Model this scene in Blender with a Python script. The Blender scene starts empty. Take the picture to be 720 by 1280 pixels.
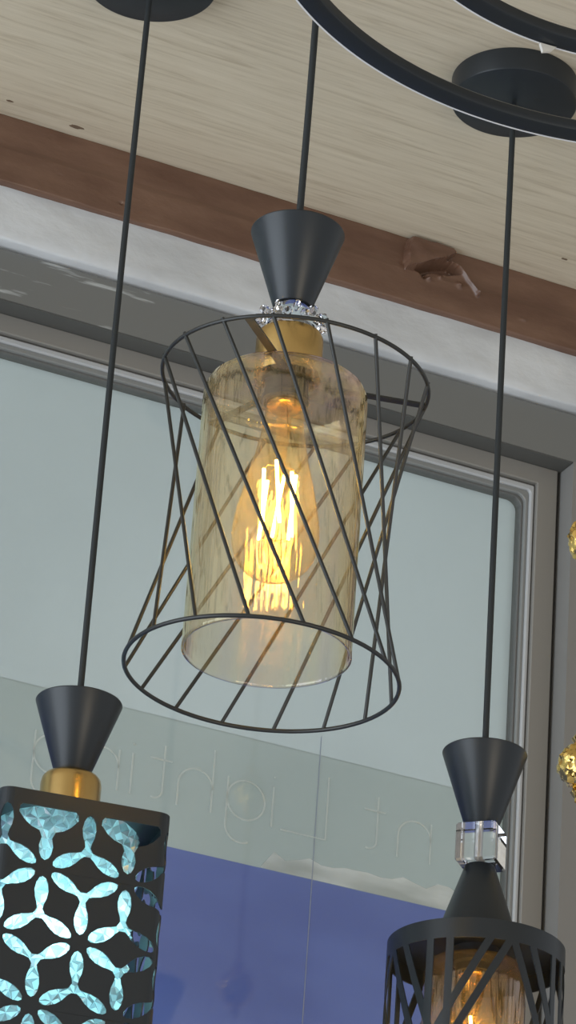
import bpy, bmesh, math, random
from mathutils import Vector, Matrix, noise
random.seed(7)
PI = math.pi
sc = bpy.context.scene
COL = sc.collection
R = math.radians

# ------------------------------------------------------------------ materials
def mat(name, base=(.5, .5, .5), rough=.5, metal=0., spec=.5, **kw):
    m = bpy.data.materials.new(name); m.use_nodes = True
    b = m.node_tree.nodes['Principled BSDF']
    b.inputs['Base Color'].default_value = (*base, 1)
    b.inputs['Roughness'].default_value = rough
    b.inputs['Metallic'].default_value = metal
    b.inputs['Specular IOR Level'].default_value = spec
    for k, v in kw.items():
        b.inputs[k.replace('_', ' ')].default_value = v
    return m

def N(m, t, **kw):
    n = m.node_tree.nodes.new(t)
    for k, v in kw.items():
        setattr(n, k, v)
    return n

def L(m, a, b): m.node_tree.links.new(a, b)

def add_bump(m, scale=60, strength=.2, dist=.002, detail=4, stretch=(1, 1, 1)):
    tc = N(m, 'ShaderNodeTexCoord'); mp = N(m, 'ShaderNodeMapping'); nz = N(m, 'ShaderNodeTexNoise'); bp = N(m, 'ShaderNodeBump')
    mp.inputs['Scale'].default_value = stretch
    nz.inputs['Scale'].default_value = scale; nz.inputs['Detail'].default_value = detail
    bp.inputs['Strength'].default_value = strength; bp.inputs['Distance'].default_value = dist
    L(m, tc.outputs['Object'], mp.inputs[0]); L(m, mp.outputs[0], nz.inputs['Vector'])
    L(m, nz.outputs['Fac'], bp.inputs['Height'])
    L(m, bp.outputs[0], m.node_tree.nodes['Principled BSDF'].inputs['Normal'])
    return nz

def add_mottle(m, c1, c2, scale=8, stretch=(1, 1, 1), lo=.35, hi=.65, detail=5):
    tc = N(m, 'ShaderNodeTexCoord'); mp = N(m, 'ShaderNodeMapping'); nz = N(m, 'ShaderNodeTexNoise'); rp = N(m, 'ShaderNodeValToRGB')
    mp.inputs['Scale'].default_value = stretch
    nz.inputs['Scale'].default_value = scale; nz.inputs['Detail'].default_value = detail
    e = rp.color_ramp.elements
    e[0].position = lo; e[0].color = (*c1, 1); e[1].position = hi; e[1].color = (*c2, 1)
    L(m, tc.outputs['Object'], mp.inputs[0]); L(m, mp.outputs[0], nz.inputs['Vector']); L(m, nz.outputs['Fac'], rp.inputs[0])
    L(m, rp.outputs[0], m.node_tree.nodes['Principled BSDF'].inputs['Base Color'])
    return rp

def thin_glass(name, tint=(1, 1, 1), gloss=(1, 1, 1), rough=.02, ior=1.5, haze=0., haze_col=(1, .8, .4), wave=0., fmul=1., irid=False):
    """clear thin sheet: tinted transparency, fresnel reflection, a little milky scatter"""
    m = bpy.data.materials.new(name); m.use_nodes = True
    nt = m.node_tree; nt.nodes.clear()
    out = N(m, 'ShaderNodeOutputMaterial'); tr = N(m, 'ShaderNodeBsdfTransparent'); gl = N(m, 'ShaderNodeBsdfGlossy')
    tr.inputs[0].default_value = (*tint, 1); gl.inputs[0].default_value = (*gloss, 1); gl.inputs['Roughness'].default_value = rough
    fr = N(m, 'ShaderNodeFresnel'); fr.inputs['IOR'].default_value = ior
    ge = N(m, 'ShaderNodeNewGeometry'); mi = N(m, 'ShaderNodeMath', operation='MULTIPLY_ADD')   # a thin sheet reflects alike from both sides
    mi.inputs[1].default_value = 1 / ior - ior; mi.inputs[2].default_value = ior
    L(m, ge.outputs['Backfacing'], mi.inputs[0]); L(m, mi.outputs[0], fr.inputs['IOR'])
    mu = N(m, 'ShaderNodeMath', operation='MULTIPLY'); mu.inputs[1].default_value = fmul; mu.use_clamp = True
    L(m, fr.outputs[0], mu.inputs[0])
    mx = N(m, 'ShaderNodeMixShader'); L(m, mu.outputs[0], mx.inputs[0]); L(m, tr.outputs[0], mx.inputs[1]); L(m, gl.outputs[0], mx.inputs[2])
    last = mx
    if haze > 0:
        tl = N(m, 'ShaderNodeBsdfTranslucent'); df = N(m, 'ShaderNodeBsdfDiffuse')
        tl.inputs[0].default_value = (*haze_col, 1); df.inputs[0].default_value = (*haze_col, 1)
        m1 = N(m, 'ShaderNodeMixShader'); m1.inputs[0].default_value = .5
        L(m, tl.outputs[0], m1.inputs[1]); L(m, df.outputs[0], m1.inputs[2])
        m2 = N(m, 'ShaderNodeMixShader'); m2.inputs[0].default_value = haze
        L(m, mx.outputs[0], m2.inputs[1]); L(m, m1.outputs[0], m2.inputs[2]); last = m2
    if wave > 0:
        tc = N(m, 'ShaderNodeTexCoord'); mp = N(m, 'ShaderNodeMapping'); nz = N(m, 'ShaderNodeTexNoise'); bp = N(m, 'ShaderNodeBump')
        mp.inputs['Scale'].default_value = (1, 1, .04)
        nz.inputs['Scale'].default_value = 110; nz.inputs['Detail'].default_value = 2
        bp.inputs['Strength'].default_value = wave; bp.inputs['Distance'].default_value = .004
        L(m, tc.outputs['Object'], mp.inputs[0]); L(m, mp.outputs[0], nz.inputs['Vector']); L(m, nz.outputs['Fac'], bp.inputs['Height'])
        L(m, bp.outputs[0], gl.inputs['Normal'])
        if irid:        # interference coating: reflections run from gold to rose and violet in upright streaks
            n2 = N(m, 'ShaderNodeTexNoise'); n2.inputs['Scale'].default_value = 34; n2.inputs['Detail'].default_value = 1
            rp = N(m, 'ShaderNodeValToRGB'); e = rp.color_ramp.elements
            e[0].position = .30; e[0].color = (.66, .60, 1, 1); e[1].position = .66; e[1].color = (1, .93, .72, 1)
            k = e.new(.40); k.color = (1, .84, .86, 1); k = e.new(.47); k.color = (1, .92, .66, 1)
            L(m, mp.outputs[0], n2.inputs['Vector']); L(m, n2.outputs['Fac'], rp.inputs[0]); L(m, rp.outputs[0], gl.inputs[0])
    L(m, last.outputs[0], out.inputs[0])
    return m

def emit(name, col, s):
    m = bpy.data.materials.new(name); m.use_nodes = True
    nt = m.node_tree; nt.nodes.clear()
    o = N(m, 'ShaderNodeOutputMaterial'); e = N(m, 'ShaderNodeEmission')
    e.inputs[0].default_value = (*col, 1); e.inputs[1].default_value = s
    L(m, e.outputs[0], o.inputs[0]); return m

BLACK = mat('matte_black_metal', (.017, .021, .025), .36, 0, .42)
add_bump(BLACK, 900, .05, .0005)
BLACKW = mat('black_wire', (.03, .031, .03), .4, .3, .5)
CORD = mat('black_cord', (.026, .03, .032), .6, 0, .3)
BRASS = mat('brushed_brass', (.58, .40, .16), .24, 1.)
GOLD = mat('gold_plating', (.85, .58, .18), .16, 1.)
SOCK = mat('black_socket', (.05, .055, .06), .4)
CRYSTAL = mat('clear_crystal', (.97, .97, 1), .02, 0, .5, Transmission_Weight=1., IOR=1.5)
AMBER = thin_glass('amber_shade_glass', (.955, .932, .868), (1, .96, .86), .045, 1.5, .009, (.95, .82, .55), .4, 2.1, irid=True)
SMOKE = thin_glass('smoked_shade_glass', (.80, .76, .72), (1, .95, .95), .03, 1.5, .03, (.8, .7, .5), .3, 1.6)
BULBG = thin_glass('amber_bulb_glass', (1., .93, .76), (1, .92, .75), .03, 1.5, .035, (1., .76, .34), .15, 1.6)
FIL = emit('glowing_filament', (1, .66, .17), 62)
LED = emit('cool_lamp_globe', (.50, .94, 1.), 31)
WHITEP = mat('white_diffuser', (.8, .8, .82), .4)

# ceiling laminate
CEIL = mat('beige_wood_grain_laminate', (.6, .52, .38), .5, 0, .3)
def _ceil():
    m = CEIL; b = m.node_tree.nodes['Principled BSDF']
    tc = N(m, 'ShaderNodeTexCoord'); mp = N(m, 'ShaderNodeMapping'); mp.inputs['Scale'].default_value = (1.6, 30, 1)
    mp.inputs['Rotation'].default_value = (0, 0, R(1.5))
    nz = N(m, 'ShaderNodeTexNoise'); nz.inputs['Scale'].default_value = 5; nz.inputs['Detail'].default_value = 9; nz.inputs['Roughness'].default_value = .68
    nz.inputs['Distortion'].default_value = .8
    L(m, tc.outputs['Object'], mp.inputs[0]); L(m, mp.outputs[0], nz.inputs['Vector'])
    rp = N(m, 'ShaderNodeValToRGB'); e = rp.color_ramp.elements
    e[0].position = .33; e[0].color = (.49, .41, .30, 1); e[1].position = .66; e[1].color = (.66, .58, .45, 1)
    mid = rp.color_ramp.elements.new(.47); mid.color = (.60, .52, .395, 1)
    L(m, nz.outputs['Fac'], rp.inputs[0])
    last = rp.outputs[0]
    L(m, last, b.inputs['Base Color'])
    bp = N(m, 'ShaderNodeBump'); bp.inputs['Strength'].default_value = .12; bp.inputs['Distance'].default_value = .001
    L(m, nz.outputs['Fac'], bp.inputs['Height']); L(m, bp.outputs[0], b.inputs['Normal'])
_ceil()
BROWN = mat('brown_gloss_paint', (.2, .105, .07), .30, 0, .5)
add_mottle(BROWN, (.125, .064, .042), (.18, .10, .066), 9, (1, 1, 4)); add_bump(BROWN, 45, .35, .004, 6, (1, 1, 2))
PLASTER = mat('white_painted_plaster', (.62, .64, .66), .6)
add_mottle(PLASTER, (.50, .515, .53), (.66, .68, .70), 6, (1, 1, 3)); add_bump(PLASTER, 22, .35, .008, 6, (1, 1, 1.6))
GREYP = mat('grey_painted_lintel', (.2, .21, .215), .55)
def _grey():
    m = GREYP; b = m.node_tree.nodes['Principled BSDF']
    tc = N(m, 'ShaderNodeTexCoord'); mp = N(m, 'ShaderNodeMapping'); mp.inputs['Scale'].default_value = (11, 11, 120)
    mp.inputs['Rotation'].default_value = (0, R(8), 0)
    nz = N(m, 'ShaderNodeTexNoise'); nz.inputs['Scale'].default_value = 1.3; nz.inputs['Detail'].default_value = 4
    L(m, tc.outputs['Object'], mp.inputs[0]); L(m, mp.outputs[0], nz.inputs['Vector'])
    rp = N(m, 'ShaderNodeValToRGB'); e = rp.color_ramp.elements
    e[0].position = .66; e[0].color = (.165, .168, .162, 1); e[1].position = .76; e[1].color = (.42, .44, .44, 1)
    sx = N(m, 'ShaderNodeSeparateXYZ'); L(m, tc.outputs['Object'], sx.inputs[0])
    mr = N(m, 'ShaderNodeMapRange'); mr.inputs[1].default_value = -.09; mr.inputs[2].default_value = -.13; mr.inputs[3].default_value = -.12; mr.inputs[4].default_value = .07
    L(m, sx.outputs[0], mr.inputs[0])
    ad = N(m, 'ShaderNodeMath', operation='ADD'); L(m, nz.outputs['Fac'], ad.inputs[0]); L(m, mr.outputs[0], ad.inputs[1])
    L(m, ad.outputs[0], rp.inputs[0]); L(m, rp.outputs[0], b.inputs['Base Color'])
_grey()
FRAME = mat('grey_aluminium_frame', (.25, .238, .218), .45, .1)
FRAMEL = mat('pale_sash_strip', (.42, .43, .44), .35)
GASK = mat('grey_rubber_gasket', (.22, .225, .22), .45)
DARKGAP = mat('dark_joint', (.05, .05, .048), .7)
CHIP = mat('bare_brown_chip', (.17, .115, .075), .7)
WALLP = mat('grey_wall_paint', (.22, .212, .20), .6)
add_bump(WALLP, 60, .15, .002)
FLOORM = mat('pale_floor_tile', (.5, .49, .47), .4)
PANE = thin_glass('window_glass', (.96, .98, .98), (1, 1, 1), .04, 1.5)

def film(name, c, trans=.45, mott=None):
    m = bpy.data.materials.new(name); m.use_nodes = True
    m.node_tree.nodes.clear()
    o = N(m, 'ShaderNodeOutputMaterial'); d = N(m, 'ShaderNodeBsdfDiffuse'); t = N(m, 'ShaderNodeBsdfTranslucent'); x = N(m, 'ShaderNodeMixShader')
    d.inputs[0].default_value = (*c, 1); t.inputs[0].default_value = (*c, 1); x.inputs[0].default_value = trans
    if mott:
        tc = N(m, 'ShaderNodeTexCoord'); mp = N(m, 'ShaderNodeMapping'); mp.inputs['Scale'].default_value = mott[2]
        nz = N(m, 'ShaderNodeTexNoise'); nz.inputs['Scale'].default_value = mott[1]; nz.inputs['Detail'].default_value = 3
        rp = N(m, 'ShaderNodeValToRGB'); e = rp.color_ramp.elements
        e[0].position = .40; e[0].color = (*mott[0], 1); e[1].position = .60; e[1].color = (*c, 1)
        L(m, tc.outputs['Object'], mp.inputs[0]); L(m, mp.outputs[0], nz.inputs['Vector']); L(m, nz.outputs['Fac'], rp.inputs[0])
        L(m, rp.outputs[0], d.inputs[0]); L(m, rp.outputs[0], t.inputs[0])
    L(m, d.outputs[0], x.inputs[1]); L(m, t.outputs[0], x.inputs[2]); L(m, x.outputs[0], o.inputs[0])
    return m
FROST = film('frosted_white_film', (.53, .55, .55), .45, ((.505, .525, .525), 3, (1, 1, 1)))
SIGNF = film('grey_green_sign_board', (.45, .475, .465), .45, ((.43, .455, .445), 3, (1, 1, 1)))
BLUEF = film('blue_violet_film', (.19, .235, .43), .45, ((.17, .21, .40), 5, (1, 1, 3)))
PALEF = film('painted_bright_band', (.90, .90, .90), .25, ((.62, .64, .63), 11, (1, 1, 3)))
LETTM = film('pale_sign_letters', (.80, .82, .81), .30)

# ------------------------------------------------------------------ mesh helpers
def link(name, bm, m, parent=None, smooth=None, loc=None, rot=None):
    me = bpy.data.meshes.new(name)
    bmesh.ops.recalc_face_normals(bm, faces=bm.faces)
    bm.to_mesh(me); bm.free(); me.materials.append(m)
    if smooth is not None:
        me.polygons.foreach_set('use_smooth', [True] * len(me.polygons))
        if smooth < 180: me.set_sharp_from_angle(angle=R(smooth))
    o = bpy.data.objects.new(name, me); COL.objects.link(o)
    if parent: o.parent = parent
    if loc: o.location = loc
    if rot: o.rotation_euler = rot
    return o

def thing(name, label, cat, loc, rotz=0, group=None):
    o = bpy.data.objects.new(name, None); COL.objects.link(o)
    o.empty_display_size = .02; o.location = loc; o.rotation_euler = (0, 0, rotz)
    o['label'] = label; o['category'] = cat
    if group: o['group'] = group
    return o

def box(bm, x0, x1, y0, y1, z0, z1):
    v = [bm.verts.new((x, y, z)) for z in (z0, z1) for x, y in ((x0, y0), (x1, y0), (x1, y1), (x0, y1))]
    for f in ((0, 3, 2, 1), (4, 5, 6, 7), (0, 1, 5, 4), (1, 2, 6, 5), (2, 3, 7, 6), (3, 0, 4, 7)):
        bm.faces.new([v[i] for i in f])

def lathe(bm, prof, n=64, close=False, cx=0, cy=0):
    """prof: list of (radius, z). close joins last to first."""
    rings = []
    for r, z in prof:
        if r < 1e-6: rings.append([bm.verts.new((cx, cy, z))])
        else: rings.append([bm.verts.new((cx + r * math.cos(2 * PI * i / n), cy + r * math.sin(2 * PI * i / n), z)) for i in range(n)])
    pairs = list(zip(rings, rings[1:]))
    if close: pairs.append((rings[-1], rings[0]))
    for a, b in pairs:
        for i in range(n):
            j = (i + 1) % n
            if len(a) == 1 and len(b) == 1: continue
            if len(a) == 1: bm.faces.new((a[0], b[i], b[j]))
            elif len(b) == 1: bm.faces.new((a[i], a[j], b[0]))
            else: bm.faces.new((a[i], a[j], b[j], b[i]))

def tube(bm, pts, r, n=10, closed=False, flat=None):
    """tube round a polyline; flat=(w,h,normal) gives a flat bar"""
    pts = [Vector(p) for p in pts]; rings = []
    k = len(pts); up = Vector((0, 0, 1)); prev = None
    for i, p in enumerate(pts):
        a = pts[i - 1] if (i > 0 or closed) else p; b = pts[(i + 1) % k] if (i < k - 1 or closed) else p
        t = (b - a).normalized()
        if prev is None:
            u = t.cross(up) if abs(t.z) < .95 else t.cross(Vector((1, 0, 0)))
        else: u = prev - t * prev.dot(t)
        u.normalize(); prev = u; w = t.cross(u)
        rr = r[i] if isinstance(r, (list, tuple)) else r
        if flat:
            rings.append([bm.verts.new(p + u * x * flat[0] / 2 + w * y * flat[1] / 2) for x, y in ((-1, -1), (1, -1), (1, 1), (-1, 1))])
        else:
            rings.append([bm.verts.new(p + (u * math.cos(2 * PI * j / n) + w * math.sin(2 * PI * j / n)) * rr) for j in range(n)])
    m = 4 if flat else n
    for i in range(k if closed else k - 1):
        A, B = rings[i], rings[(i + 1) % k]
        for j in range(m):
            bm.faces.new((A[j], A[(j + 1) % m], B[(j + 1) % m], B[j]))
    if not closed:
        bm.faces.new(rings[0]); bm.faces.new(rings[-1][::-1])

def obj_lathe(name, prof, m, parent=None, n=64, close=False, smooth=35, loc=None):
    bm = bmesh.new(); lathe(bm, prof, n, close); return link(name, bm, m, parent, smooth, loc)

def obj_tube(name, pts, r, m, parent=None, n=10, closed=False, flat=None, smooth=50):
    bm = bmesh.new(); tube(bm, pts, r, n, closed, flat); return link(name, bm, m, parent, smooth if not flat else None)

# ------------------------------------------------------------------ setting: local axes s = along the window wall, n = into the room
ZC = 3.28
PSI = R(23.5)
M0 = Vector((-.0222, 2.9933, 0))
def wallframe(o):           # local x along wall, local y = away from the room
    o.location = M0; o.rotation_euler = (0, 0, PSI); return o
def struct(name, bm, m, parent=None, smooth=None):
    o = link(name, bm, m, parent, smooth)
    if parent is None:
        wallframe(o); o['kind'] = 'structure'
    return o

SL, SR = -1.9, 1.5
bm = bmesh.new(); box(bm, SL, SR, -5.2, .06, ZC, ZC + .05); struct('ceiling', bm, CEIL)
bm = bmesh.new(); box(bm, SL, SR, -5.2, .06, -.05, 0); struct('floor', bm, FLOORM)

ceil_ = bpy.data.objects['ceiling']
inv = (Matrix.Translation(M0) @ Matrix.Rotation(PSI, 4, 'Z')).inverted()
for x, y, q in ((-.2882, 2.853, .0030), (-.2265, 2.8895, .0055), (.2541, 3.066, .0030)):      # chipped spots in the laminate
    c = inv @ Vector((x, y, 0)); bm = bmesh.new(); n = 11
    lo = [bm.verts.new((c.x + q * 1.5 * math.cos(2 * PI * i / n) * random.uniform(.6, 1.1), c.y + q * .55 * math.sin(2 * PI * i / n) * random.uniform(.6, 1.1), ZC - .0004)) for i in range(n)]
    hi = [bm.verts.new((v.co.x, v.co.y, ZC + .0004)) for v in lo]
    bm.faces.new(lo); bm.faces.new(hi[::-1])
    for i in range(n): bm.faces.new((lo[i], lo[(i + 1) % n], hi[(i + 1) % n], hi[i]))
    link('chipped_spot', bm, CHIP, ceil_)

# opening of the window in the wall (wall face sits .016 behind the beam face)
OT, ORT, OLF, OBT = 3.094, .333, -1.35, 1.5     # top, right, left, bottom of the opening
W0, W1 = .016, .12
bm = bmesh.new()
box(bm, SL, SR, W0, W1, OT, 3.1455); struct('wall_front_lintel', bm, GREYP)
bm = bmesh.new()
box(bm, ORT, SR, W0, W1, 0, OT)
struct('wall_right', bm, WALLP)
bm = bmesh.new()
box(bm, SL, OLF, W0, W1, 0, OT)
struct('wall_left', bm, WALLP)
bm = bmesh.new()
box(bm, OLF, ORT, W0, W1, 0, OBT)
struct('wall_front', bm, WALLP)

# white plaster strip between the beam and the lintel, its lower edge rolled in
bm = bmesh.new()
prof = [(.12, 3.215), (.008, 3.215), (.0065, 3.19), (.005, 3.17), (.0045, 3.16), (.0047, 3.1520), (.0056, 3.1504), (.0075, 3.1495), (.030, 3.1490), (.12, 3.1490)]
ns = 180; rows = []
for i in range(ns + 1):
    s = SL + (SR - SL) * i / ns
    rows.append([bm.verts.new((s, y + (.0018 * noise.noise(Vector((s * 6, z * 25, 0))) + .001 * noise.noise(Vector((s * 22, z * 40, 5)))) * (1 if 0 < k < 8 else 0),
                               z + .0012 * noise.noise(Vector((s * 12, 9, 0))) * (1 if 4 < k < 8 else 0))) for k, (y, z) in enumerate(prof)])
for a, b in zip(rows, rows[1:]):
    for k in range(len(prof)): bm.faces.new((a[k], a[(k + 1) % len(prof)], b[(k + 1) % len(prof)], b[k]))
bm.faces.new(rows[0]); bm.faces.new(rows[-1][::-1])
struct('trim_2', bm, PLASTER, smooth=50)

# brown painted beam with its peeling patch
def seg_d(p, a, b):
    ax, ay = a; bx, by = b; dx, dy = bx - ax, by - ay
    t = max(0, min(1, ((p[0] - ax) * dx + (p[1] - ay) * dy) / (dx * dx + dy * dy)))
    return math.hypot(p[0] - ax - t * dx, p[1] - ay - t * dy)
def inpoly(p, P):
    c = False
    for i in range(len(P)):
        x1, y1 = P[i]; x2, y2 = P[i - 1]
        if (y1 > p[1]) != (y2 > p[1]) and p[0] < (x2 - x1) * (p[1] - y1) / (y2 - y1) + x1: c = not c
    return c
FLAP = [(.131, 3.2775), (.1285, 3.2600), (.1293, 3.2425), (.1400, 3.2465), (.1473, 3.2505), (.1590, 3.2580), (.1706, 3.2625), (.1829, 3.2740), (.1786, 3.2795)]
RIDGE = [(.1700, 3.2630), (.1794, 3.2650), (.1880, 3.2635), (.1925, 3.2600), (.1985, 3.2534), (.2101, 3.2380)]
HOLE = [(.1400, 3.2462), (.1590, 3.2575), (.1706, 3.2620), (.1794, 3.2645), (.1880, 3.2625), (.1930, 3.2570), (.1780, 3.2510), (.1600, 3.2480), (.1480, 3.2420)]
def beam_dy(s, z):
    d = .0012 * noise.noise(Vector((s * 9, z * 18, 1))) + .0005 * noise.noise(Vector((s * 45, z * 60, 3)))
    # shallow step: the upper part of the face leans back
    d += .0016 * max(0, min(1, (z - 3.243) / .006))
    if .10 < s < .23:
        p = (s, z)
        if inpoly(p, FLAP):
            e = min(seg_d(p, FLAP[i - 1], FLAP[i]) for i in range(len(FLAP)))
            d -= min(1, e / .0012) * (.011 + .0022 * noise.noise(Vector((s * 60, z * 60, 0))))
        elif inpoly(p, HOLE):
            e = min(seg_d(p, HOLE[i - 1], HOLE[i]) for i in range(len(HOLE)))
            d += min(1, e / .002) * .012
        r = min(seg_d(p, RIDGE[i - 1], RIDGE[i]) for i in range(1, len(RIDGE)))
        d -= .005 * math.exp(-(r / .0016) ** 2)
        for (cx, cz, w, h) in ((.1895, 3.2430, .0028, .004), (.1555, 3.2400, .0022, .005), (.210, 3.239, .002, .003), (.168, 3.2455, .002, .003)):
            d -= h * math.exp(-(((s - cx) / w) ** 2 + ((z - cz) / w) ** 2))
        d += .006 * math.exp(-(((s - .152) / .003) ** 2 + ((z - 3.2425) / .003) ** 2))
    for (cx, cz, w, h) in ((-.17, 3.222, .0022, .003), (-.165, 3.2265, .0012, .002), (-.235, 3.232, .0015, .0015), (.262, 3.226, .0025, -.002), (.02, 3.232, .002, -.002)):
        if abs(s - cx) < .02: d += h * math.exp(-(((s - cx) / w) ** 2 + ((z - cz) / (w * .6)) ** 2))
    return d
bm = bmesh.new()
S = [SL + i * .05 for i in range(int((-.35 - SL) / .05))] + [-.35 + i * .0022 for i in range(209)] + [.1098 + i * .0008 for i in range(145)] + [.2262 + i * .0022 for i in range(90)]
S = S + [S[-1] + .05 * i for i in range(1, int((SR - S[-1]) / .05) + 1)] + [SR]
Z = [3.2085 + (ZC - .0005 - 3.2085) * k / 70 for k in range(71)]
rows = []
for s in S:
    zb = .0006 * noise.noise(Vector((s * 30, 0, 0)))
    col = [bm.verts.new((s, .12, 3.207)), bm.verts.new((s, .004, 3.207 + zb)), bm.verts.new((s, .0012, 3.2074 + zb))]
    col += [bm.verts.new((s, beam_dy(s, z), z)) for z in Z] + [bm.verts.new((s, .12, ZC - .0005))]
    rows.append(col)
for a, b in zip(rows, rows[1:]):
    for k in range(len(a)): bm.faces.new((a[k], a[(k + 1) % len(a)], b[(k + 1) % len(a)], b[k]))
bm.faces.new(rows[0]); bm.faces.new(rows[-1][::-1])
struct('trim_1', bm, BROWN, smooth=60)

# ---- window
def rr_pts(x0, x1, z0, z1, r, n=8):
    P = []
    for cx, cz, a0 in ((x1 - r, z1 - r, 0), (x0 + r, z1 - r, 90), (x0 + r, z0 + r, 180), (x1 - r, z0 + r, 270)):
        for k in range(n + 1):
            a = R(a0 + 90 * k / n); P.append((cx + r * math.cos(a), cz + r * math.sin(a)))
    return P
def ring_frame(bm, outer, inner, y0, y1, ro=.0005, ri=.0005, bev=.0008):
    O = rr_pts(*outer, ro); I = rr_pts(*inner, ri)
    O2 = rr_pts(outer[0] + bev, outer[1] - bev, outer[2] + bev, outer[3] - bev, max(ro - bev, .0002))
    I2 = rr_pts(inner[0] - bev, inner[1] + bev, inner[2] - bev, inner[3] + bev, ri + bev)
    loops = [[bm.verts.new((x, y, z)) for x, z in P] for P, y in ((O, y1), (O, y0 + bev), (O2, y0), (I2, y0), (I, y0 + bev), (I, y1))]
    for A, B in zip(loops, loops[1:] + loops[:1]):
        n = len(A)
        for i in range(n): bm.faces.new((A[i], A[(i + 1) % n], B[(i + 1) % n], B[i]))
win = bpy.data.objects.new('window_1', None); COL.objects.link(win); wallframe(win); win['kind'] = 'structure'
bm = bmesh.new()
ring_frame(bm, (OLF, .3290, OBT, 3.0930), (OLF + .04, .3068, OBT + .04, 3.0738), .040, .110)
link('window_frame', bm, FRAME, win, 30)
bm = bmesh.new(); box(bm, OLF + .001, ORT - .0005, .0165, .046, OT - .0012, OT - .0002)  # thin dark strip added under the lintel: soffit shade put into its colour
link('soffit_shade_strip', bm, mat('soffit_shade_grey', (.085, .085, .08), .6), win)
bm = bmesh.new()
ring_frame(bm, (OLF, ORT, OBT, OT), (OLF + .002, .3285, OBT + .002, 3.0925), .046, .100)
link('frame_joint', bm, DARKGAP, win)
bm = bmesh.new()
ring_frame(bm, (OLF + .039, .3062, OBT + .039, 3.0725), (OLF + .05, .3012, OBT + .05, 3.0660), .044, .100, .002, .004, .0015)
link('sash_strip', bm, FRAMEL, win, 30)
bm = bmesh.new()
ring_frame(bm, (OLF + .049, .3018, OBT + .049, 3.0668), (OLF + .055, .2975, OBT + .055, 3.0612), .047, .095, .004, .009, .001)
link('gasket', bm, GASK, win, 30)
bm = bmesh.new()
ring_frame(bm, (OLF + .053, .2980, OBT + .053, 3.0618), (OLF + .057, .2953, OBT + .057, 3.0590), .051, .095, .008, .011, .0006)
link('glass_bead', bm, mat('dark_grey_bead', (.12, .12, .115), .5), win, 30)
GL, GR, GB, GT = OLF + .05, .300, OBT + .05, 3.066
bm = bmesh.new(); box(bm, GL, GR, .055, .059, GB, GT); link('glass_pane', bm, PANE, win)
def sheet(name, s0, s1, z0, z1, y, m, t=.0003, seg=1):
    bm = bmesh.new(); box(bm, s0, s1, y, y + t, z0, z1); return link(name, bm, m, win)
sheet('frosted_film', GL, GR, 2.7415, GT, .0630, FROST)
sheet('sign_board', GL, GR, 2.6185, 2.742, .0625, SIGNF)
sheet('blue_film', GL, GR, GB, 2.6185, .0620, BLUEF)
# pale strip, its colour standing in for reflected/outside brightness in the glass, along the top of the blue film (right half) and the faint vertical film seam
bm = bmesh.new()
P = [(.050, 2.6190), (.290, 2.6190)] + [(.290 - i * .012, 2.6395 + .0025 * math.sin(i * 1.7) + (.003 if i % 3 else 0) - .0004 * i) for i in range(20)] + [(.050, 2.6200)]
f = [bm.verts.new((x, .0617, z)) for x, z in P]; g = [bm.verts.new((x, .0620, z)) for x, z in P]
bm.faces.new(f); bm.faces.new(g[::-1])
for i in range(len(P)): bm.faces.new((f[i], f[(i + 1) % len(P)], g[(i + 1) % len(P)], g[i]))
link('bright_band_strip', bm, PALEF, win)
sheet('film_seam', .1011, .1020, GB, 2.76, .0614, film('seam_film', (.46, .49, .60), .3))

# mirrored sign lettering, read from the street side: thin monoline letters
def arc(cx, cz, r, a0, a1, n=20): return [(cx + r * math.cos(R(a0 + (a1 - a0) * k / n)), cz + r * math.sin(R(a0 + (a1 - a0) * k / n))) for k in range(n + 1)]
BL = 2.6595; XH = .040; CAP = .062
def letter(strokes, s0):
    bm = bmesh.new()
    for st in strokes:
        pts = [Vector((s0 + x, .0612, BL + z)) for x, z in st]
        for i in range(len(pts)):       # ribbon in the wall plane
            pass
        hw = .00085; A = []; B = []
        for i, p in enumerate(pts):
            a = pts[max(i - 1, 0)]; b = pts[min(i + 1, len(pts) - 1)]; t = (b - a).normalized(); nn = Vector((-t.z, 0, t.x)) * hw
            A.append((p + nn, p + nn + Vector((0, .0003, 0)))); B.append((p - nn, p - nn + Vector((0, .0003, 0))))
        vv = [[bm.verts.new(q) for q in (A[i][0], B[i][0], B[i][1], A[i][1])] for i in range(len(pts))]
        for a, b in zip(vv, vv[1:]):
            for k in range(4): bm.faces.new((a[k], a[(k + 1) % 4], b[(k + 1) % 4], b[k]))
        bm.faces.new(vv[0]); bm.faces.new(vv[-1][::-1])
    return link('sign_letter', bm, LETTM, win)
# mirrored glyphs: x runs along the wall as seen from inside
LL = [[(.0, 0), (.046, 0), (.046, CAP)]]                                    # L : foot points left
nn_ = [[(.034, 0), (.034, XH)], [(.034, .024)] + arc(.017, .022, .017, 0, 180)[0:] + [(0, 0)]]
hh = [[(.034, 0), (.034, CAP)], [(.034, .024)] + arc(.017, .022, .017, 0, 180) + [(0, 0)]]
tt = [[(.014, CAP * .88), (.014, .010)] + arc(.006, .010, .008, 0, -110, 10), [(.0, XH), (.022, XH)]]
ii = [[(0, 0), (0, XH)], [(0, XH + .008), (0, XH + .010)]]
gg = [arc(.022, .020, .019, 0, 360, 36), [(.003, XH), (.003, -.006)] + arc(.019, -.006, .016, 180, 300, 12)]
for gl, s0 in ((nn_, .186), (tt, .150), (LL, .066), (ii, .057), (gg, .008), (hh, -.038), (tt, -.067), (ii, -.084), (nn_, -.131), (gg, -.182)):
    letter(gl, s0)

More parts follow.
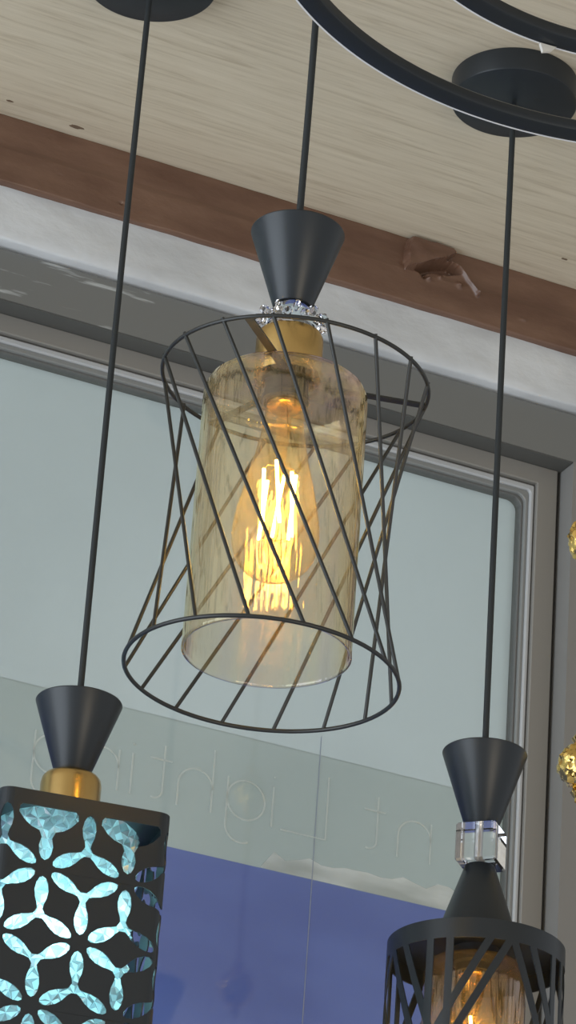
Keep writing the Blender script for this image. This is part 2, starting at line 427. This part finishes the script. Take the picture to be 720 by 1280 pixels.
# ------------------------------------------------------------------ pendant parts
def canopy(root, r, ztop, h=.022):
    return obj_lathe('canopy', [(0, ztop - h), (r - .002, ztop - h), (r - .0006, ztop - h + .0006), (r, ztop - h + .002), (r, ztop - .0005), (0, ztop - .0005)], BLACK, root, 96, smooth=30)
def cone(root, z0, z1, r0, r1, name='cone_body'):
    # solid-looking turned cone, crisp rim with a small bevel
    if r1 > r0: pr = [(0, z0), (r0 - .0005, z0), (r0, z0 + .0005), (r1, z1 - .0012), (r1 - .0004, z1 - .0003), (r1 - .002, z1), (.006, z1), (0, z1)]
    else: pr = [(0, z0), (r0 - .002, z0), (r0 - .0004, z0 + .0003), (r0, z0 + .0012), (r1, z1 - .0005), (r1 - .0005, z1), (0, z1)]
    return obj_lathe(name, pr, BLACK, root, 96, smooth=30)
def cord(root, z0, z1, bend=0.):
    pts = [(bend * math.sin(PI * k / 10) * .5, 0, z0 + (z1 - z0) * k / 10) for k in range(11)]
    o = obj_tube('cord', pts, .0027, CORD, root, 12)
    return o

def bulb(root, ztop, s=1., globe=True, tilt=(0, 0)):
    """long filament lamp hanging cap-up from ztop"""
    prof = [(.0135, 0), (.0140, -.006), (.0150, -.018), (.0180, -.036), (.0235, -.060), (.0285, -.080), (.0315, -.097), (.0322, -.108), (.0308, -.120), (.0262, -.130), (.0180, -.1375), (.0085, -.1410), (0, -.1418)]
    # resample smooth
    b = obj_lathe('bulb', [(r * s, ztop + z * s) for r, z in prof], BULBG, root, 64, smooth=180)
    md = b.modifiers.new('sub', 'SUBSURF'); md.levels = md.render_levels = 1
    obj_lathe('bulb_cap', [(0, ztop + .010), (.0137, ztop + .010), (.0137, ztop + .0), (.0137, ztop - .002), (.012, ztop - .003), (0, ztop - .003)], BRASS, b, 40)
    obj_lathe('glass_stem', [(0, ztop - .003), (.006, ztop - .003), (.0045, ztop - .03), (.003, ztop - .05), (.0022, ztop - .062), (0, ztop - .064)], thin_glass('stem_glass', (.95, .9, .8), (1, .9, .7), .05, 1.5, .15, (1, .8, .5)), b, 16, smooth=60)
    zt, zb = ztop - (.055 if s == 1 else .046) * s, ztop - .105 * s
    nfil = 6
    for k in range(nfil):
        a = 2 * PI * (k + .25) / nfil
        r0, r1 = .0122 * s, .0125 * s
        dz = .004 * math.sin(k * 2.1)
        p0 = (r0 * math.cos(a), r0 * math.sin(a), zt + dz); p1 = (r1 * math.cos(a + .45), r1 * math.sin(a + .45), zb + dz)
        f = obj_tube('filament', [p0, p1], .00125, FIL, b, 8)
        obj_tube('lead_wire', [(.0015 * math.cos(a), .0015 * math.sin(a), ztop - .05 * s), (r0 * .8 * math.cos(a), r0 * .8 * math.sin(a), zt + .004), p0], .0003, BRASS, b, 5)
        obj_tube('lead_wire', [p1, (r1 * .5 * math.cos(a + .5), r1 * .5 * math.sin(a + .5), zb - .005), (0, 0, zb - .006)], .0003, BRASS, b, 5)
    obj_tube('support_rod', [(0, 0, ztop - .05 * s), (0, 0, zb - .006)], .0006, BRASS, b, 6)
    return b

# ---- centre pendant: twisted wire cage round an amber glass cylinder
zr = 2.7240                                   # height of the cage's top ring
px, py = -.0079, 2.33
t = thing('pendant_lamp', 'black twisted wire cage pendant lamp around an amber glass cylinder, hanging in the centre', 'pendant lamp', (px, py, 0), 0)
canopy(t, .055, ZC); cord(t, 2.845, ZC - .02, .003)
cone(t, 2.7815, 2.8460, .0148, .0354)
# crystal collar: clear hub and petals of cut crystal
col = obj_lathe('crystal_collar', [(0, 2.758), (.017, 2.758), (.020, 2.762), (.019, 2.770), (.015, 2.778), (.012, 2.7815), (0, 2.7815)], CRYSTAL, t, 32, smooth=20)
for k in range(22):
    a = 2 * PI * k / 22; up = k % 2
    bm = bmesh.new()
    c = Vector(((.0225 + .0005 * up) * math.cos(a), (.0225 + .0005 * up) * math.sin(a), 2.7655 + .0045 * up))
    ax = Vector((math.cos(a), math.sin(a), .35 if up else -.15)).normalized(); tn = Vector((-math.sin(a), math.cos(a), 0)); bn = ax.cross(tn)
    ringv = [bm.verts.new(c + tn * .0036 * math.cos(j * PI / 3) + bn * .0046 * math.sin(j * PI / 3)) for j in range(6)]
    ring2 = [bm.verts.new(c + ax * .0045 + tn * .0020 * math.cos(j * PI / 3) + bn * .0026 * math.sin(j * PI / 3)) for j in range(6)]
    back = bm.verts.new(c - ax * .006)
    for j in range(6):
        q = (j + 1) % 6
        bm.faces.new((ringv[j], ringv[q], ring2[q], ring2[j])); bm.faces.new((ringv[q], ringv[j], back))
    bm.faces.new(ring2)
    link('crystal_bead', bm, CRYSTAL, col)
obj_lathe('brass_cap', [(0, 2.758), (.0215, 2.758), (.0235, 2.7572), (.0246, 2.7548), (.0250, 2.751), (.0250, 2.7215), (.0245, 2.7205), (0, 2.7205)], BRASS, t, 96)
# inner socket
obj_lathe('socket', [(0, 2.7205), (.0165, 2.7205), (.0165, 2.706), (.0178, 2.705), (.0178, 2.7010), (.0160, 2.6995), (0, 2.6995)], SOCK, t, 48)
bulb(t, 2.6985)
# glass shade: cylinder, rounded shoulder, open below, neck pinched under the cap
gt_, gb_ = 2.7165, 2.4985
prof = [(.0185, gt_ + .0005), (.0260, gt_ - .0003), (.0380, gt_ - .0002), (.0480, gt_ - .0006), (.0540, gt_ - .0022), (.0580, gt_ - .0055), (.0601, gt_ - .0105), (.0606, gt_ - .017),
        (.0606, gt_ - .08), (.0606, gb_ + .06), (.0606, gb_ + .003), (.0607, gb_)]
o = obj_lathe('glass_shade', prof, AMBER, t, 128, smooth=180)
md = o.modifiers.new('thick', 'SOLIDIFY'); md.thickness = .0018; md.offset = -1
# cage hangs a little crooked
ct, cb = Vector((.0062, 0, zr - .0062)), Vector((-.0025, 0, 2.4815))
cage = bpy.data.objects.new('wire_cage', None); COL.objects.link(cage); cage.parent = t
axis = (ct - cb).normalized(); ux = Vector((0, 1, 0)).cross(axis).normalized(); uy = axis.cross(ux)
RT, RB = .0985, .0980
def ringpt(c, r, a): return c + (ux * math.cos(a) + uy * math.sin(a)) * r
# each ring sits with a slight lean of its own
for c, r in ((ct, RT), (cb, RB)):
    obj_tube('cage_ring', [ringpt(c, r, 2 * PI * k / 96) for k in range(96)], .0016, BLACKW, cage, 10, closed=True)
TW = R(72)
a0 = R(-146.0)                     # near side is -y
for k in range(16):
    a = a0 + k * 2 * PI / 16
    p = ringpt(ct, RT, a); q = ringpt(cb, RB, a + TW)
    d = (p - q).normalized()
    obj_tube('cage_wire', [q - d * .001, p + d * .0022], .00145, BLACKW, cage, 8)
for aa in (-112, 8, 128):
    a = R(aa)
    obj_tube('cage_spoke', [ringpt(ct, .0225, a), ringpt(ct, RT, a)], 0, BLACKW, cage, flat=(.0062, .0016))
    
# ---- left pendant: square cut-metal shade
lx, ly, LK = -.1536, 2.62, .974      # slightly smaller than its neighbours
def zl(z): return (z - 1.45 * (1 - LK)) / LK
t = thing('pendant_lamp', 'square black metal pendant lamp with petal cut-outs glowing cyan, at the lower left', 'pendant lamp', (lx, ly, 1.45 * (1 - LK)), 0)
t.scale = (LK, LK, LK)
canopy(t, .0600, zl(ZC), .0195); cord(t, 2.604, zl(ZC) - .017, -.002)
cone(t, 2.5405, 2.6050, .0142, .0354)
obj_lathe('brass_cap', [(0, 2.5415), (.0175, 2.5415), (.0215, 2.5395), (.0238, 2.5365), (.0246, 2.532), (.0246, 2.4955), (0, 2.4955)], BRASS, t, 96)
HW, CR, BT, BH = .0685, .010, 2.4950, .250
side = 2 * (HW - CR); PER = 4 * side + 2 * PI * CR
sa = R(15.5)
def wrap(S, off=0.):
    """perimeter position -> point of the rounded square; S=0 in the middle of the front face, growing to the right"""
    S = S % PER; q = PER / 4; k = int((S + q / 2) // q); ls = S - k * q; ls = (S + q / 2) % q - q / 2   # -q/2..q/2, corner at the ends
    k = k % 4; hs = side / 2
    if abs(ls) <= hs: x, y, nx, ny = ls, -HW, 0, -1
    else:
        th = (abs(ls) - hs) / CR; sg = 1 if ls > 0 else -1
        nx, ny = sg * math.sin(th), -math.cos(th); x, y = sg * hs + CR * nx, -HW + CR + CR * ny
    x += nx * off; y += ny * off; a = k * PI / 2
    return x * math.cos(a) - y * math.sin(a), x * math.sin(a) + y * math.cos(a)
LA = PER / 8; RO = .0555; off0, row0 = .0035, .1180
def petal_y(cx, cz, up):
    """three joined petals; up=+1: one petal points up"""
    P = []; rc = LA / math.sqrt(3)
    for k in range(3):
        th = R(90 + 120 * k) if up > 0 else R(-90 + 120 * k)
        d = (math.cos(th), math.sin(th)); e = (-d[1], d[0])
        sh = [(.004, -.0022), (.008, -.0030), (.013, -.0048), (.019, -.0056), (.025, -.0046), (.029, -.0026), (.0305, 0), (.029, .0026), (.025, .0046), (.019, .0056), (.013, .0048), (.008, .0030), (.004, .0022)]
        P += [(cx + d[0] * r + e[0] * w, cz + d[1] * r + e[1] * w) for r, w in sh]
    return P
holes = []
S0 = -PER / 8 - PER / 4           # sheet runs S0 .. S0+PER
S0 = -PER / 2 + .0035 + LA * 0.0
for j in range(-2, 6):
    zrow = -row0 + RO - j * RO     # rows of hexagon centres, z measured from the top
    for i in range(-6, 7):
        cxh = off0 + (i + (.5 if (j % 2 == 0) else 0)) * LA
        # centroids under this centre: pointing up petal (from below) and its partner
        holes.append((petal_y(cxh, zrow - RO * 2 / 3, 1), cxh, zrow - RO * 2 / 3, 1))
        holes.append((petal_y(cxh, zrow + RO * 2 / 3, -1), cxh, zrow + RO * 2 / 3, -1))
cu = bpy.data.curves.new('tmp', 'CURVE'); cu.dimensions = '2D'; cu.fill_mode = 'FRONT'
def spl(P):
    s = cu.splines.new('POLY'); s.points.add(len(P) - 1); s.use_cyclic_u = True
    for i, (x, y) in enumerate(P): s.points[i].co = (x, y, 0, 1)
spl([(S0, 0), (S0 + PER, 0), (S0 + PER, -BH), (S0, -BH)])
TM = .0125; seen = set()
for P, cx, cz, up in holes:
    key = (round(cx, 4), round(cz, 4), up)
    if key in seen: continue
    seen.add(key)
    xs = [p[0] for p in P]; zs = [p[1] for p in P]
    if min(xs) < S0 + .001 or max(xs) > S0 + PER - .001 or min(zs) < -BH + .008: continue
    if max(zs) > -TM:
        if up < 0 and cz < -TM - .004:      # the row cut by the top margin: broad head over one hanging petal
            sh = [(.008, -.0030), (.013, -.0048), (.019, -.0056), (.025, -.0046), (.029, -.0026), (.0305, 0), (.029, .0026), (.025, .0046), (.019, .0056), (.013, .0048), (.008, .0030)]
            z0 = -TM
            sh = [(.012, -.0042), (.019, -.0058), (.025, -.0048), (.029, -.0028), (.0305, 0), (.029, .0028), (.025, .0048), (.019, .0058), (.012, .0042)]
            P = [(cx + w, cz - r) for r, w in sh]
            P += [(cx + .0065, cz - .0068), (cx + .0130, cz - .0045), (cx + .0185, cz - .0005), (cx + .0240, cz + .0060), (cx + .0235, z0 - .0025), (cx + .0215, z0), (cx - .0215, z0), (cx - .0235, z0 - .0025), (cx - .0240, cz + .0060), (cx - .0185, cz - .0005), (cx - .0130, cz - .0045), (cx - .0065, cz - .0068)]
        else: continue
    spl(P)
tmp = bpy.data.objects.new('tmp', cu); COL.objects.link(tmp)
dg = bpy.context.evaluated_depsgraph_get(); me = bpy.data.meshes.new_from_object(tmp.evaluated_get(dg))
bpy.data.objects.remove(tmp)
bm = bmesh.new(); bm.from_mesh(me); bpy.data.meshes.remove(me)
for k in range(-3, 3):
    for e in range(9):
        xx = (k + .5) * PER / 4 + (e - 4) / 4 * CR * PI / 4
        if S0 < xx < S0 + PER:
            bmesh.ops.bisect_plane(bm, geom=bm.verts[:] + bm.edges[:] + bm.faces[:], plane_co=(xx, 0, 0), plane_no=(1, 0, 0), dist=1e-6)
for v in bm.verts:
    x, y = wrap(v.co.x); v.co = (x, y, BT + v.co.y)
bmesh.ops.remove_doubles(bm, verts=bm.verts, dist=1e-5)
# top plate
sh = link('square_shade', bm, BLACK, t); sh.rotation_euler = (0, 0, sa)
md = sh.modifiers.new('thick', 'SOLIDIFY'); md.thickness = .0012; md.offset = 0
bm = bmesh.new()
nS = 96; a_ = [bm.verts.new((*wrap(PER * i / nS), BT)) for i in range(nS)]; b_ = [bm.verts.new((*wrap(PER * i / nS), BT - .0015)) for i in range(nS)]
bm.faces.new(a_); bm.faces.new(b_[::-1])
for i in range(nS): bm.faces.new((a_[i], a_[(i + 1) % nS], b_[(i + 1) % nS], b_[i]))
o = link('top_plate', bm, BLACK, sh)
# faceted acrylic tube inside
def crystal_sleeve():
    m = bpy.data.materials.new('faceted_acrylic'); m.use_nodes = True; m.node_tree.nodes.clear()
    o = N(m, 'ShaderNodeOutputMaterial')
    tl = N(m, 'ShaderNodeBsdfTranslucent'); tl.inputs[0].default_value = (.72, .90, .93, 1)
    tp = N(m, 'ShaderNodeBsdfTransparent'); tp.inputs[0].default_value = (.75, .92, .95, 1)
    gl = N(m, 'ShaderNodeBsdfGlossy'); gl.inputs['Roughness'].default_value = .25
    df = N(m, 'ShaderNodeBsdfDiffuse'); df.inputs[0].default_value = (.45, .68, .75, 1)
    a = N(m, 'ShaderNodeMixShader'); a.inputs[0].default_value = .10; L(m, tl.outputs[0], a.inputs[1]); L(m, tp.outputs[0], a.inputs[2])
    b = N(m, 'ShaderNodeMixShader'); b.inputs[0].default_value = .35; L(m, a.outputs[0], b.inputs[1]); L(m, df.outputs[0], b.inputs[2])
    fr = N(m, 'ShaderNodeFresnel'); fr.inputs[0].default_value = 1.5
    hm = N(m, 'ShaderNodeMath', operation='MULTIPLY'); hm.inputs[1].default_value = .6; L(m, fr.outputs[0], hm.inputs[0])
    c = N(m, 'ShaderNodeMixShader'); L(m, hm.outputs[0], c.inputs[0]); L(m, b.outputs[0], c.inputs[1]); L(m, gl.outputs[0], c.inputs[2])
    L(m, c.outputs[0], o.inputs[0]); return m
SLEEVE = crystal_sleeve()
bm = bmesh.new(); nc, nr = 34, 27; rad = .0565; zt_, zb_ = BT - .003, BT - .245
rnd = random.Random(4)
def pos(i, j, dr=0.):
    a = 2 * PI * i / nc; return (rad + dr) * math.cos(a), (rad + dr) * math.sin(a), zt_ + (zb_ - zt_) * j / nr
G = [[bm.verts.new(pos(i + (.5 if j % 2 else 0) + rnd.uniform(-.16, .16), j + (rnd.uniform(-.16, .16) if 0 < j < nr else 0), rnd.uniform(-.0004, .0004))) for i in range(nc)] for j in range(nr + 1)]
for j in range(nr):
    for i in range(nc):
        i2 = (i + 1) % nc
        a, b = G[j], G[j + 1]
        tris = ((a[i], a[i2], b[i]), (a[i2], b[i2], b[i])) if j % 2 == 0 else ((a[i], a[i2], b[i2]), (a[i], b[i2], b[i]))
        for tr in tris:
            c = sum((v.co for v in tr), Vector()) / 3; rr = c.xy.length
            k = 1 + rnd.uniform(.035, .08) * rnd.choice((1, 1, -.6)); cc = bm.verts.new((c.x * k, c.y * k, c.z + rnd.uniform(-.0012, .0012)))
            for q in range(3): bm.faces.new((tr[q], tr[(q + 1) % 3], cc))
link('crystal_sleeve', bm, SLEEVE, t)
lb = obj_lathe('bulb', [(0, 2.4300)] + [(.021 * math.cos(R(a)), 2.409 + .021 * math.sin(R(a))) for a in range(75, -91, -15)], LED, t, 32, smooth=180)
obj_lathe('bulb_cap', [(0, 2.4945), (.014, 2.4945), (.014, 2.434), (.010, 2.4290), (0, 2.4290)], mat('white_cap', (.7, .7, .7), .5), lb, 32)

# ---- right pendant: drum with cut-out bars
rx, ry = .1778, 2.76
t = thing('pendant_lamp', 'black drum pendant lamp with slanted bars and a clear crystal cube, at the lower right', 'pendant lamp', (rx, ry, 0), 0)
canopy(t, .0575, ZC, .0235); cord(t, 2.614, ZC - .025, -.001)
cone(t, 2.5495, 2.6160, .0140, .0354)
bm = bmesh.new(); bmesh.ops.create_cube(bm, size=1, matrix=Matrix.Diagonal((.0340, .0340, .0335, 1)))
bmesh.ops.bevel(bm, geom=bm.edges[:], offset=.0016, segments=1, affect='EDGES')
o = link('crystal_cube', bm, CRYSTAL, t, None, (.0, 0, 2.5325), (0, 0, R(-21)))
obj_lathe('threaded_rod', [(0, 2.5150), (.0036, 2.5150), (.0036, 2.5500), (0, 2.5500)], mat('steel', (.6, .6, .6), .3, 1.), t, 20)
DT, DR, DH = 2.4450, .0722, .185
cone(t, DT - .0005, 2.5155, .0360, .0125, 'lower_cone')
dr = bpy.data.objects.new('drum_shade', None); COL.objects.link(dr); dr.parent = t
th = .0012
obj_lathe('top_band', [(DR, DT), (DR, DT - .0165), (DR - th, DT - .0165), (DR - th, DT - .0015), (0, DT - .0015), (0, DT)], BLACK, dr, 128, smooth=30)
obj_lathe('bottom_band', [(DR, DT - DH), (DR, DT - DH + .012), (DR - th, DT - DH + .012), (DR - th, DT - DH)], BLACK, dr, 128, close=True, smooth=30)
def drum_bar(a0, a1, w=.0062):
    bm = bmesh.new(); n = 28; z0, z1 = DT - .0160, DT - DH + .0115
    half = w / 2 / DR / max(.3, math.cos(math.atan2(abs(a1 - a0) * DR, z0 - z1))); V = []
    for k in range(n + 1):
        f = k / n; z = z0 + (z1 - z0) * f; a = a0 + (a1 - a0) * f; row = []
        for j in range(4):
            b = a + half * (-1 + 2 * j / 3); row.append((bm.verts.new((DR * math.cos(b), DR * math.sin(b), z)), bm.verts.new(((DR - th) * math.cos(b), (DR - th) * math.sin(b), z))))
        V.append(row)
    for A, B in zip(V, V[1:]):
        for j in range(3):
            bm.faces.new((A[j][0], A[j + 1][0], B[j + 1][0], B[j][0])); bm.faces.new((A[j][1], B[j][1], B[j + 1][1], A[j + 1][1]))
        for j in (0, 3): bm.faces.new((A[j][0], B[j][0], B[j][1], A[j][1]))
    for A in (V[0], V[-1]):
        for j in range(3): bm.faces.new((A[j][0], A[j][1], A[j + 1][1], A[j + 1][0]))
    return link('shade_bar', bm, BLACK, dr, 40)
SP = (DH - .0275) / .065
for q in range(4):
    b = R(-90 + 90 * q)
    for x0, x1 in ((-34, -34), (-20.5, -21)): drum_bar(b + R(x0), b + R(x1))
    for x0, x1 in ((5, 5 - 28 * SP), (18, 18 - 28 * SP)): drum_bar(b + R(x0), b + R(x1))
    for x0, x1 in ((21, 21 + 20 * SP), (35, 35 + 20 * SP)): drum_bar(b + R(x0), b + R(x1))
g0 = DT - .012
o = obj_lathe('glass_shade', [(.018, g0), (.030, g0), (.037, g0 - .002), (.0405, g0 - .006), (.0415, g0 - .012), (.0415, g0 - .08), (.0415, DT - .17)], SMOKE, t, 96, smooth=180)
md = o.modifiers.new('thick', 'SOLIDIFY'); md.thickness = .0016; md.offset = -1
obj_lathe('socket', [(0, DT - .0016), (.0195, DT - .0016), (.0195, DT - .0145), (.0165, DT - .016), (.0165, DT - .022), (0, DT - .022)], SOCK, t, 48)
bulb(t, DT - .0225, .92)

# ---- ring chandelier overhead (upper right)
cx, cy = .260, 2.0876
t = thing('ring_chandelier', 'black double ring chandelier with white light strip, crossing the upper right corner', 'chandelier', (cx, cy, 0), 0)
def led_ring(z, ro, name='light_ring'):
    # ro = outer edge radius at the bottom
    w, h = .0175, .0105; r = ro
    prof = [(r - .0010, z - .0003), (r - .0145, z - .0003), (r - .0165, z + .0006), (r - w, z + .0028), (r - w, z + h - .002), (r - w + .002, z + h), (r - .003, z + h), (r - .001, z + h - .002), (r - .001, z + .0008)]
    o = obj_lathe(name, prof, BLACK, t, 256, close=True, smooth=40)
    obj_lathe('light_strip', [(r - .0012, z - .0006), (r + .0002, z - .0006), (r + .0006, z + .0002), (r + .0006, z + .0065), (r - .0012, z + .0065)], WHITEP, o, 256, close=True, smooth=40)
    return o
r1 = led_ring(2.990, .3176); r2 = led_ring(3.010, .2290)
for aa in (20, 205, 300):
    a = R(aa)
    for rr, zz in ((.309, 3.0), (.220, 3.02)):
        obj_tube('hanging_wire', [(rr * math.cos(a), rr * math.sin(a), zz), (.03 * math.cos(a), .03 * math.sin(a), ZC - .030)], .0006, BLACKW, t, 6)
canopy(t, .075, ZC, .03)
# white clip hanging below the inner ring
bm = bmesh.new()
A = [(-.006, 0, .0012), (.0075, 0, .0012), (.0035, 0, -.0035), (-.0035, 0, -.0060)]
v = [bm.verts.new((x, y_, z)) for y_ in (-.0015, .0015) for x, _, z in A]
bm.faces.new(v[:4]); bm.faces.new(v[4:][::-1])
for i in range(4): bm.faces.new((v[i], v[(i + 1) % 4], v[4 + (i + 1) % 4], v[4 + i]))
ac = R(113)
o = link('white_clip', bm, mat('white_plastic', (.75, .72, .66), .3), t, None, (.2275 * math.cos(ac), .2275 * math.sin(ac), 3.0075), (0, 0, R(20)))

# ---- gold beaded drop at the right edge
gx, gy = .2600, 2.80
t = thing('hanging_ornament', 'ornate gold beaded ornament rod hanging at the right edge beside the window', 'ornament', (gx, gy, 0), 0)
obj_tube('rod', [(0, 0, 2.595), (0, 0, ZC - .001)], .0030, GOLD, t, 12)
def gold_ball(zc_, r, hz, seed):
    bm = bmesh.new(); bmesh.ops.create_icosphere(bm, subdivisions=4, radius=1)
    for v in bm.verts:
        d = v.co.normalized(); k = 1 + .13 * noise.noise(d * 4.2 + Vector((seed, 0, 0))) + .16 * abs(noise.noise(d * 8 + Vector((0, seed, 0))))
        v.co = Vector((d.x * r * k, d.y * r * k, d.z * hz * k + zc_))
    return link('filigree_ball', bm, GOLD, t, 30)
def gold_collar(z, r): obj_lathe('collar', [(.002, z + .006), (r * .6, z + .004), (r, z), (r * .6, z - .004), (.002, z - .006)], GOLD, t, 32)
gold_ball(2.840, .0150, .0200, 1.0); gold_ball(2.628, .0175, .0190, 4.0)
for z_, r_ in ((2.864, .007), (2.815, .007), (2.652, .007), (2.603, .007)): gold_collar(z_, r_)

# ------------------------------------------------------------------ lights
w = bpy.data.worlds.new('World'); sc.world = w; w.use_nodes = True
bg = w.node_tree.nodes['Background']; bg.inputs[0].default_value = (.86, .91, .96, 1); bg.inputs[1].default_value = .62
def area(name, loc, target, size, power, colr, sy=None):
    l = bpy.data.lights.new(name, 'AREA'); l.energy = power; l.color = colr; l.size = size
    if sy: l.shape = 'RECTANGLE'; l.size_y = sy
    o = bpy.data.objects.new(name, l); COL.objects.link(o); o.location = loc
    o.rotation_euler = (Vector(target) - Vector(loc)).to_track_quat('-Z', 'Y').to_euler(); return o
area('daylight_left', (-2.5, 1.1, 2.0), (0, 2.7, 2.8), 2.6, 80, (.80, .90, 1.))
area('shop_light_right', (1.6, -.3, 1.2), (.2, 2.9, 2.8), 1.2, 22, (1., .86, .66))
area('street_daylight', (-1.2, 5.2, 2.4), (-.2, 3., 2.7), 2.2, 260, (.85, .95, 1.))

# ------------------------------------------------------------------ camera
f_px = 4500.
cam = bpy.data.cameras.new('camera'); co = bpy.data.objects.new('camera', cam); COL.objects.link(co)
p, r = R(26.5), R(4.2)
Fv = Vector((0, math.cos(p), math.sin(p))); U0 = Vector((0, -math.sin(p), math.cos(p))); R0 = Vector((1, 0, 0))
Rv = R0 * math.cos(r) + U0 * math.sin(r); Uv = U0 * math.cos(r) - R0 * math.sin(r)
co.matrix_world = Matrix((( Rv.x, Uv.x, -Fv.x, 0), (Rv.y, Uv.y, -Fv.y, 0), (Rv.z, Uv.z, -Fv.z, 1.45), (0, 0, 0, 1)))
cam.sensor_fit = 'VERTICAL'; cam.sensor_height = 36; cam.lens = f_px / 1280 * 36
cam.clip_start = .05; cam.clip_end = 100
sc.camera = co
vs = sc.view_settings; vs.view_transform = 'Standard'; vs.look = 'None'; vs.gamma = 1; vs.exposure = 0; vs.use_curve_mapping = False
sc.cycles.transparent_max_bounces = 40; sc.cycles.max_bounces = 12
